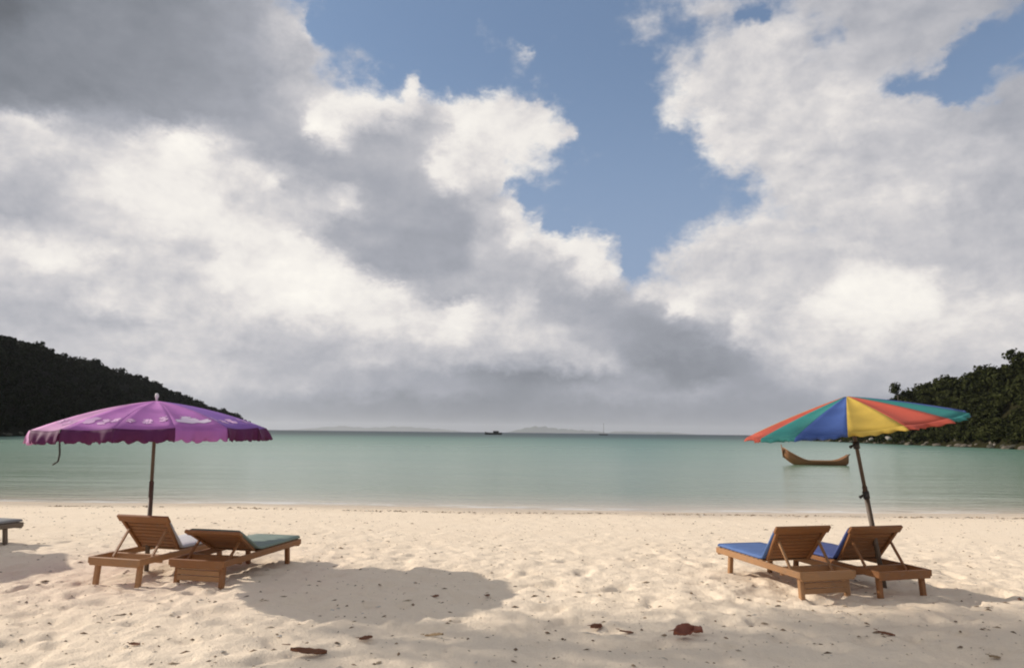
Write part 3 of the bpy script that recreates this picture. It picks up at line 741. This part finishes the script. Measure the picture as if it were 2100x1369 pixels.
# ------------------------------------------------------------------ umbrellas
DOME = [.58]      # 0 a straight cone, towards 1 a rounder dome
def panel_point(H, Rr, rise, n, k, r, t, rot, sag):
    """point on panel k at radius fraction r (0..1), t across the panel (0..1)"""
    a0 = rot + 2 * math.pi * k / n; a1 = rot + 2 * math.pi * (k + 1) / n
    p0 = Vector((math.cos(a0), math.sin(a0), 0)); p1 = Vector((math.cos(a1), math.sin(a1), 0))
    d = p0.lerp(p1, t) * Rr * r
    d *= 1 - .035 * math.sin(math.pi * t) * r
    z = H - rise * (1 - DOME[0] + (DOME[0]) * r) * r - sag * math.sin(math.pi * t) * r * (1.25 - r)
    return Vector((d.x, d.y, z))

def umbrella(name, base, lean, Rr, rise, H, n, rot, cols, label, valance=0.0, vmats=None, prints=False, pole=M_metal, knobs=(), finial=None, hang=False, group=None):
    u = empty(name, base, lean)
    for k in range(n):
        NR, NA = 9, 8; vs = []; fs = []
        for i in range(NR + 1):
            for j in range(NA + 1):
                vs.append(panel_point(H, Rr, rise, n, k, max(.02, i / NR), j / NA, rot, .06))
        for i in range(NR):
            for j in range(NA): q = i * (NA + 1) + j; fs.append((q, q + NA + 1, q + NA + 2, q + 1))
        pn = obj('panel', mesh('panel', vs, fs, True), cols[k % len(cols)], u)
        md = pn.modifiers.new('thickness', 'SOLIDIFY'); md.thickness = .003; md.offset = -1
        if valance > 0:
            vs = []; fs = []; NA2 = 24; rows = 5; rr = random.Random(k * 7 + 1)
            fold = rr.uniform(.0, .5)
            for i in range(rows):
                for j in range(NA2 + 1):
                    t = j / NA2; p = panel_point(H, Rr, rise, n, k, 1.0, t, rot, .06)
                    out = Vector((p.x, p.y, 0)).normalized(); s = i / (rows - 1)
                    scal = 1 - .20 * abs(math.sin(t * math.pi * 4 + .2)) ** 3 - .10 * rr.random() * (i == rows - 1)
                    drop = valance * s * scal
                    wob = .03 * s * math.sin(t * 9 + k * 2.1) + .018 * s * math.sin(t * 25 + k)
                    vs.append(p + out * (wob + .012 * math.sin(s * 3.14) + fold * .1 * s) + Vector((0, 0, -drop + .002)))
            for i in range(rows - 1):
                for j in range(NA2): q = i * (NA2 + 1) + j; fs.append((q, q + NA2 + 1, q + NA2 + 2, q + 1))
            vm = vmats[k % len(vmats)]
            vo = obj('valance', mesh('valance', vs, fs, True), vm, pn); md = vo.modifiers.new('thickness', 'SOLIDIFY'); md.thickness = .002
        if prints:
            # worn pale printed blocks along the rim of each panel
            rr = random.Random(40 + k); blocks = []
            kind = 0 if k in (0, 6) else 1
            if kind == 0: blocks = [(.10, .92, .79, .86), (.26, .70, .735, .80), (.34, .60, .68, .745)]
            else:
                q = .08
                while q < .86 and k not in (3, 8):
                    w_ = rr.uniform(.06, .20); blocks.append((q, min(.92, q + w_), rr.uniform(.72, .79), rr.uniform(.83, .88))); q += w_ + rr.uniform(.05, .22)
            for (t0, t1, r0, r1) in blocks:
                vs = []; fs = []; e = 5
                for i in range(e + 1):
                    for j in range(e + 1):
                        r_ = r0 + (r1 - r0) * i / e; t_ = t0 + (t1 - t0) * j / e
                        t_ += .035 * math.sin(i * 2.1 + j * 1.3 + k + t0 * 9); r_ += .011 * math.sin(j * 2.7 + k + t0 * 30)
                        vs.append(panel_point(H, Rr, rise, n, k, r_, t_, rot, .06) + Vector((0, 0, .004)))
                for i in range(e):
                    for j in range(e): q = i * (e + 1) + j; fs.append((q, q + e + 1, q + e + 2, q + 1))
                obj('printed_mark', mesh('printed_mark', vs, fs, True), M_print if kind == 0 else M_print2, pn)
        # rib and stretcher
        g = MB(); pts = [panel_point(H, Rr, rise, n, k, r_, 0, rot, 0) - Vector((0, 0, .014)) for r_ in (.02, .25, .5, .75, .995)]
        g.tube(pts, .006, 5); rb = obj('rib', g.mesh('rib', True), M_metal, u)
        g = MB(); g.tube([(math.cos(rot + 6.28318 * k / n) * .03, math.sin(rot + 6.28318 * k / n) * .03, H - rise - .02), panel_point(H, Rr, rise, n, k, .52, 0, rot, 0) - Vector((0, 0, .018))], .005, 5)
        obj('stretcher', g.mesh('stretcher'), M_metal, rb)
    g = MB(); g.tube([(0, 0, -.35), (0, 0, H * .52)], .026, 10); obj('lower_pole', g.mesh('lower_pole', True), pole, u)
    g = MB(); g.tube([(0, 0, H * .5), (0, 0, H - .01)], .020, 10); obj('upper_pole', g.mesh('upper_pole', True), pole, u)
    g = MB(); g.tube([(0, 0, H - rise - .09), (0, 0, H - rise - .07), (0, 0, H - rise + .03), (0, 0, H - rise + .04)], [.025, .042, .042, .025], 10); obj('runner', g.mesh('runner', True), M_dark, u)
    if finial:
        g = MB(); g.tube([(0, 0, H - .01), (0, 0, H + .02), (0, 0, H + .03), (0, 0, H + .055), (0, 0, H + .08), (0, 0, H + .09)], [.012, .012, .016, .023, .016, .004], 10); obj('finial', g.mesh('finial', True), finial, u)
    for (z, d) in knobs:
        g = MB(); g.tube([(0, 0, z - .04), (0, 0, z + .04)], .034, 10); ko = obj('clamp', g.mesh('clamp', True), M_dark, u)
        g = MB(); g.tube([(0, 0, z), (d * .05, -.02, z), (d * .085, -.03, z - .012)], [.012, .012, .018], 7); obj('clamp_knob', g.mesh('clamp_knob', True), M_dark, ko)
    if hang:
        g = MB(); p = panel_point(H, Rr, rise, n, hang, 1.0, 0, rot, 0)
        g.tube([p + Vector((0, 0, .0)), p + Vector((0, 0, -.14)), p + Vector((.01, 0, -.24)), p + Vector((0, 0, -.31)), p + Vector((-.05, 0, -.345))], .009, 6); obj('hanging_strap', g.mesh('hanging_strap', True), M_dark, u)
    return tag(u, label, 'umbrella', group)

G_UMB = 'beach umbrellas planted between the loungers'
pb = on_plane(300, 1172, 0)
H1 = 1.92
umbrella('beach_umbrella', (pb.x, pb.y, 0), (R(0), R(-1.4), 0), 1.22, .33, H1, 14, R(-54), [M_purple, M_violet_and_shaded, M_violet_and_shaded, M_purple, M_purple, M_purple_sunlit, M_purple, M_purple_sunlit, M_purple, M_purple_sunlit, M_purple_sunlit, M_purple_sunlit, M_purple, M_purple],  # panel colours placed to paint a sunlit left and shaded right side
         'purple beach umbrella with hanging valance and pale printed marks', .15, [M_purple, M_purple_shaded, M_purple_shaded, M_purple_shaded, M_purple_shaded, M_purple, M_purple_shaded, M_purple_shaded, M_purple_shaded, M_purple_sunlit, M_purple_sunlit, M_purple_shaded, M_purple_shaded, M_purple_shaded], True, M_polebrown, (), M_whiteplastic, 12, G_UMB)
pb = on_plane(1814, 1204, 0)
DOME[0] = .22
umbrella('beach_umbrella', (pb.x, pb.y, 0), (R(1.0), R(-8.5), 0), 1.10, .31, 2.06, 14, R(-170.4), [M_teal, M_blue, M_yellow, M_red, M_teal, M_blue, M_yellow, M_red, M_teal, M_blue, M_yellow, M_red, M_yellow, M_red],
         'beach umbrella with red, teal, blue and yellow panels leaning left', .05, [M_teal, M_blue, M_yellow, M_red, M_teal, M_blue, M_yellow, M_red, M_teal, M_blue, M_yellow, M_red, M_yellow, M_red], False, M_polebrown, ((.98, -1), (1.52, -1)), None, False, G_UMB)
umbrella('beach_umbrella', (-9.4, 8.7, 0), (0, 0, 0), 1.36, .40, 2.05, 8, .2, [M_blue, M_violet_and_shaded],
         'beach umbrella out of frame on the left, shading the leftmost lounger', .1, [M_blue], False, M_polebrown, (), None, False, G_UMB)

# ------------------------------------------------------------------ loungers
LW, LL, LH = .65, 1.56, .27
def shared(fn):
    b = MB(); fn(b); return b
HINGE = .64; BL = .48
_slat = MB(); _slat.box((0, 0, 0), (LW - .045, .068, .016), None, .004)
_bslat = MB(); _bslat.box((0, 0, 0), (LW - .13, .045, .014), None, .004)
_rail = MB(); _rail.box((0, 0, 0), (.034, LL, .065), None, .006)
_end = MB(); _end.box((0, 0, 0), (LW - .036, .03, .085), None, .006)
_leg = MB(); _leg.bar((0, 0, -.03), (0, .0, LH - .07), .05, .05, .006)
ME = {}
def lounger_meshes(key, m_):
    d = {}
    for nm, b in (('seat_slat', _slat), ('back_slat', _bslat), ('side_rail', _rail), ('end_rail', _end), ('leg', _leg)):
        me = b.mesh(nm); me.materials.append(m_); d[nm] = me
    ME[key] = d
lounger_meshes('teak', M_teak); lounger_meshes('pale', M_teak_pale); lounger_meshes('grey', M_teak_shaded)
def sun_lounger(head, heading, angle, label, frame='teak', back='teak', panel_end=False):
    """head: centre of the head end on the sand; heading: direction the feet point, degrees right of +Y; angle: recline"""
    o = empty('sun_lounger', head, (0, 0, -R(heading)))
    fm = ME[frame]; bmn = ME[back]
    for s in (-1, 1):
        obj('side_rail', fm['side_rail'], None, o, (s * (LW / 2 - .017), LL / 2, LH - .035))
        for y in (.07, LL - .20): obj('leg', fm['leg'], None, o, (s * (LW / 2 - .062), y, 0), (R(7 if y > 1 else -4), 0, 0))
    obj('end_rail', fm['end_rail'], None, o, (0, .016, LH - .045)); obj('end_rail', fm['end_rail'], None, o, (0, LL - .016, LH - .045))
    obj('end_rail', fm['end_rail'], None, o, (0, .34, LH - .05))
    if panel_end:
        g = MB()
        for i in range(3): g.box((0, .055, .075 + i * .058), (LW - .16, .018, .052), None, .004)
        obj('end_panel', g.mesh('end_panel'), M_teak_pale, o)
    y = HINGE + .05
    while y < LL - .06: obj('seat_slat', fm['seat_slat'], None, o, (0, y, LH - .004)); y += .082
    a = R(angle); dv = Vector((0, -math.cos(a), math.sin(a))); hz = Vector((0, HINGE, LH + .005)); nrm = Vector((0, math.sin(a), math.cos(a)))
    g = MB()
    for s in (-1, 1): g.bar(hz + Vector((s * (LW / 2 - .075), 0, 0)), hz + Vector((s * (LW / 2 - .03), 0, 0)) + dv * BL, .036, .032, .005, up=nrm)
    g.bar(hz + dv * (BL - .04) + Vector((-LW / 2 - .005, 0, 0)), hz + dv * (BL - .04) + Vector((LW / 2 + .005, 0, 0)), .085, .034, .006, up=nrm)
    b = obj('backrest', g.mesh('backrest'), (M_teak if back == 'teak' else M_teak_pale), o)
    for i in range(8):
        c = hz + dv * (.03 + i * .0505) + nrm * .012
        obj('back_slat', bmn['back_slat'], None, b, c, (-a, 0, 0))
    for s in (-1, 1):
        g = MB(); top = hz + dv * BL * .62 + Vector((s * (LW / 2 - .085), 0, 0)) - nrm * .02
        g.bar(top, (top.x, max(.10, top.y - .20), LH - .05), .028, .022, .004); obj('prop_strut', g.mesh('prop_strut'), fm['leg'].materials[0], o)
    return tag(o, label, 'sun lounger', 'teak sun loungers on the sand'), (hz, dv, nrm)

def mattress(lg, geo, material, label, w=.56, over=-.05, thick=.035, shift=0.0, back_len=None):
    o, (hz, dv, nrm) = lg[0] if isinstance(lg, tuple) and isinstance(lg[0], tuple) else lg, geo
    path = []
    bl = back_len if back_len is not None else BL + over
    for i in range(9): path.append((hz + dv * (bl * (1 - i / 8)) + nrm * (.02), nrm))
    n2 = 12
    for i in range(1, n2 + 1): path.append((Vector((0, HINGE + (LL - HINGE - .01) * i / n2, LH + .008)), Vector((0, 0, 1))))
    vs = []; fs = []; prof = [(-.5, 0), (-.5, .6), (-.46, 1), (-.25, 1.04), (0, 1.06), (.25, 1.04), (.46, 1), (.5, .6), (.5, 0)]
    P = len(prof)
    for i, (p_, nn) in enumerate(path):
        seg = .80 + .20 * abs(math.sin(i * math.pi / 4 + .3))
        for (a, h) in prof: vs.append(p_ + Vector((a * w + shift, 0, 0)) + nn * (h * thick * seg))
    for i in range(len(path) - 1):
        for j in range(P): k = i * P; fs.append((k + j, k + (j + 1) % P, k + P + (j + 1) % P, k + P + j))
    fs.append(tuple(range(P))); fs.append(tuple((len(path) - 1) * P + j for j in range(P - 1, -1, -1)))
    q = obj('lounger_mat', mesh('lounger_mat', vs, fs, True), material, None, o.location, o.rotation_euler)
    return tag(q, label, 'mat', 'mats lying on the loungers')

def head_at(px, py):
    p = on_plane(px, py, 0.0); return (p.x, p.y, 0.0)
l1 = sun_lounger(head_at(228, 1199), 14, 52, 'teak lounger on the left of the purple umbrella pole, back raised high', 'pale', 'teak')
mattress(l1[0], l1[1], M_mat_white, 'white mat on the lounger left of the purple umbrella pole', .58)
l2 = sun_lounger(head_at(398, 1203), 12, 30, 'teak lounger with low back and green mat under the purple umbrella', 'teak', 'teak', True)
mattress(l2[0], l2[1], M_mat_green, 'sea green mat on the low-backed lounger under the purple umbrella', .62)
l3 = sun_lounger(head_at(1702, 1229), -14, 52, 'teak lounger on the left of the rainbow umbrella pole', 'pale', 'teak', True)
mattress(l3[0], l3[1], M_mat_blue, 'blue mat on the lounger left of the rainbow umbrella pole', .61)
l4 = sun_lounger(head_at(1862, 1227), -15, 52, 'teak lounger behind the rainbow umbrella pole, rightmost in view', 'teak', 'teak')
mattress(l4[0], l4[1], M_mat_blue_shaded, 'blue mat on the rightmost lounger, coloured darker for shade', .63)
p0 = on_plane(24, 1112, 0); hd = R(15)
l0 = sun_lounger((p0.x - LL * math.sin(hd) - .25, p0.y - LL * math.cos(hd) + .2, 0), 15, 30, 'wooden lounger toned grey for shade, cut off by the left edge, only its foot end showing', 'grey', 'grey')
mattress(l0[0], l0[1], M_mat_grey, 'thin grey mat on the lounger at the left edge', .61)

# ------------------------------------------------------------------ leaves, litter, weed line
def leaf_mesh(L, W, curl, crump, seed):
    r_ = random.Random(seed); vs = []; fs = []; n, m_ = 12, 6
    for i in range(n + 1):
        t = i / n; w = W * (max(.02, math.sin(math.pi * t)) ** .75) * (.75 + .35 * t) * (1 + .05 * r_.uniform(-1, 1))
        for j in range(m_ + 1):
            s = j / m_ * 2 - 1
            z = curl * (s * s) * W + .25 * curl * L * (2 * t - 1) ** 2 + crump * r_.uniform(-1, 1) * W + (-.06 * W if j == m_ // 2 else 0)
            vs.append(((t - .5) * L, s * w * .5 * (1 - .25 * abs(curl)), z))
    for i in range(n):
        for j in range(m_): k = i * (m_ + 1) + j; fs.append((k, k + m_ + 1, k + m_ + 2, k + 1))
    return mesh('blade', vs, fs, True)
LEAVES = [(632, 1343, .27, .09, 15, .7, M_dry, 'long dark brown curled leaf near the bottom edge, left of centre'),
          (750, 1313, .11, .06, 30, .6, M_dry, 'small brown folded leaf to the right of the long dark leaf'),
          (890, 1307, .16, .06, -12, .3, M_dry_tan, 'flat tan leaf lying below the purple umbrella shadow'),
          (1222, 1283, .13, .08, 35, .8, M_dry, 'upright brown leaf, leftmost of the leaf row at lower centre'),
          (1285, 1299, .12, .04, 3, .4, M_dry, 'thin flat brown leaf between the upright leaf and the red clump'),
          (1402, 1309, .20, .14, 20, 1.1, M_dry_red, 'large crumpled reddish leaf at lower centre right'),
          (1428, 1300, .14, .10, -50, 1.2, M_dry_red, 'second reddish leaf folded onto the large crumpled one'),
          (1818, 1305, .13, .05, -25, .5, M_dry, 'slim brown leaf in the dappled shade at lower right'),
          (275, 1327, .08, .05, 10, .4, M_dry, 'tiny brown leaf near the bottom left'),
          (893, 1222, .07, .05, 0, .5, M_dry, 'tiny dark leaf inside the purple umbrella shadow'),
          (1000, 1224, .05, .04, 40, .6, M_dry, 'tiny dark scrap at the lower right rim of the umbrella shadow'),
          (2040, 1347, .10, .05, 10, .4, M_dry_tan, 'small tan leaf near the bottom right corner'),
          (2092, 1232, .07, .05, 60, .6, M_dry, 'tiny dark leaf at the right edge in the shade')]
for i, (px, py, L_, W_, az, curl, mt, lab) in enumerate(LEAVES):
    p = on_plane(px, py, 0)
    o = empty('dry_leaf', (p.x, p.y, gz(p.x, p.y) + .010 + .14 * W_ * curl), (R(24 * curl * (1 if i % 2 else .7)), R(9 * math.cos(i * 1.7)), R(az)))
    bl = obj('blade', leaf_mesh(L_ * .95, W_ * .95, curl * .26, .05, i), mt, o); md = bl.modifiers.new('thickness', 'SOLIDIFY'); md.thickness = .003
    g = MB(); g.tube([(-L_ * .5, 0, curl * L_ * .25), (-L_ * .62, .005, curl * L_ * .22), (-L_ * .72, .012, curl * L_ * .2)], [.004, .003, .002], 5); obj('stalk', g.mesh('stalk'), mt, o)
    tag(o, lab, 'leaf', 'dry leaves scattered on the sand')

def litter(name, xs_, ys_, size, label, mt):
    vs = []; fs = []; zs = sand_z(np.array(xs_), np.array(ys_))
    for x, y, z, s in zip(xs_, ys_, zs, size):
        a = random.uniform(0, 6.3); l = s * random.uniform(.8, 1.8); w = s * random.uniform(.3, .7); h = s * random.uniform(.25, .5); k = len(vs)
        ca, sa = math.cos(a), math.sin(a)
        for (dx, dy, dz) in ((-l, 0, 0), (0, -w, .1 * h), (l * .9, .2 * w, 0), (.1 * l, w, .2 * h), (0, 0, h)):
            vs.append((x + dx * ca - dy * sa, y + dx * sa + dy * ca, z + dz))
        fs += [(k, k + 1, k + 4), (k + 1, k + 2, k + 4), (k + 2, k + 3, k + 4), (k + 3, k, k + 4)]
    return tag(obj(name, mesh(name, vs, fs), mt), label, 'litter', kind='stuff')
N = 5000
yy = 3.8 + 15 * rng.random(N) ** 1.3; xx = (rng.random(N) * 2 - 1) * (yy * .85 + .5)
litter('sand_litter', xx, yy, .009 + .026 * rng.random(N) ** 3.5, 'tiny twigs, shells and leaf bits scattered over the sand', M_debris)
N = 900
xx = rng.uniform(-17, 17, N); keep = vnoise(xx, xx * 0, 1.6, 5) > .42; xx = xx[keep]
yy = 18.3 + .5 * np.sin(xx * .35) + rng.normal(0, .16, len(xx)) + .6 * (vnoise(xx, xx * 0 + 9, 4, 6) - .5)
litter('seaweed_line', xx, yy, .02 + .05 * rng.random(len(xx)) ** 2, 'thin broken line of dark weed along the high water mark', M_debris)

# ------------------------------------------------------------------ the tree left of the view whose crown throws the dappled shade
def shade_tree():
    r_ = np.random.default_rng(5); vs = []; qs = []
    tr = empty('shade_tree', (-15.1, 2.6, 0))
    g = MB(); g.tube([(0, 0, -.4), (.1, 1.7, 3.0), (.25, 4.6, 6.4), (.4, 6.4, 8.8), (.6, 7.8, 11.6)], [.28, .22, .15, .10, .04], 9)
    tips = []
    for k in range(16):
        a = k * 2.4; z0 = 3.8 + k * .45
        if z0 < 7.2: continue
        p = Vector((.1 + .03 * k, .15 * k + 5.4, z0)); q = p + Vector((math.cos(a) * 1.7, math.sin(a) * 1.0, .9)); e = q + Vector((math.cos(a) * .9, math.sin(a) * .6, .5))
        g.tube([p, (p + q) / 2 + Vector((0, 0, .15)), q, e], [.09, .065, .045, .02], 6); tips += [(p + q) / 2, q, e]
    obj('trunk', g.mesh('trunk', True), M_bark, tr)
    wts = np.array([.6 if q_.z < 8.4 else 1.6 for q_ in tips]); wts /= wts.sum()
    for k in range(6500):
        c = tips[r_.choice(len(tips), p=wts)]; p = np.array(c) + r_.normal(size=3) * np.array([.62, .5, .42])
        nn = r_.normal(size=3) + np.array([0, 0, 1.0]); nn /= np.linalg.norm(nn); t1 = np.cross(nn, r_.normal(size=3)); t1 /= np.linalg.norm(t1); t2 = np.cross(nn, t1); s = .20 * r_.uniform(.6, 1.2); i = len(vs)
        vs += [p - t1 * s * .5, p + t2 * s * .28, p + t1 * s * .5, p - t2 * s * .28]; qs.append((i, i + 1, i + 2, i + 3))
    obj('crown', npmesh('crown', np.array(vs), np.array(qs)), M_leaf_r, tr)
    tag(tr, 'leafy beach tree left of the view, shading the near sand', 'tree')
shade_tree()

# ------------------------------------------------------------------ sea haze
g = MB(); g.box((0, 10500, 112), (32100, 21100, 236))
M_haze = bpy.data.materials.new('sea_haze'); M_haze.use_nodes = True
nt = M_haze.node_tree; nt.nodes.clear()
pv = nt.nodes.new('ShaderNodeVolumePrincipled'); pv.inputs['Color'].default_value = (.90, .94, 1.0, 1); pv.inputs['Density'].default_value = 5.5e-5; pv.inputs['Anisotropy'].default_value = .2
mo = nt.nodes.new('ShaderNodeOutputMaterial'); nt.links.new(pv.outputs[0], mo.inputs['Volume'])
tag(obj('haze', g.mesh('haze'), M_haze), 'thin sea haze', kind='stuff')
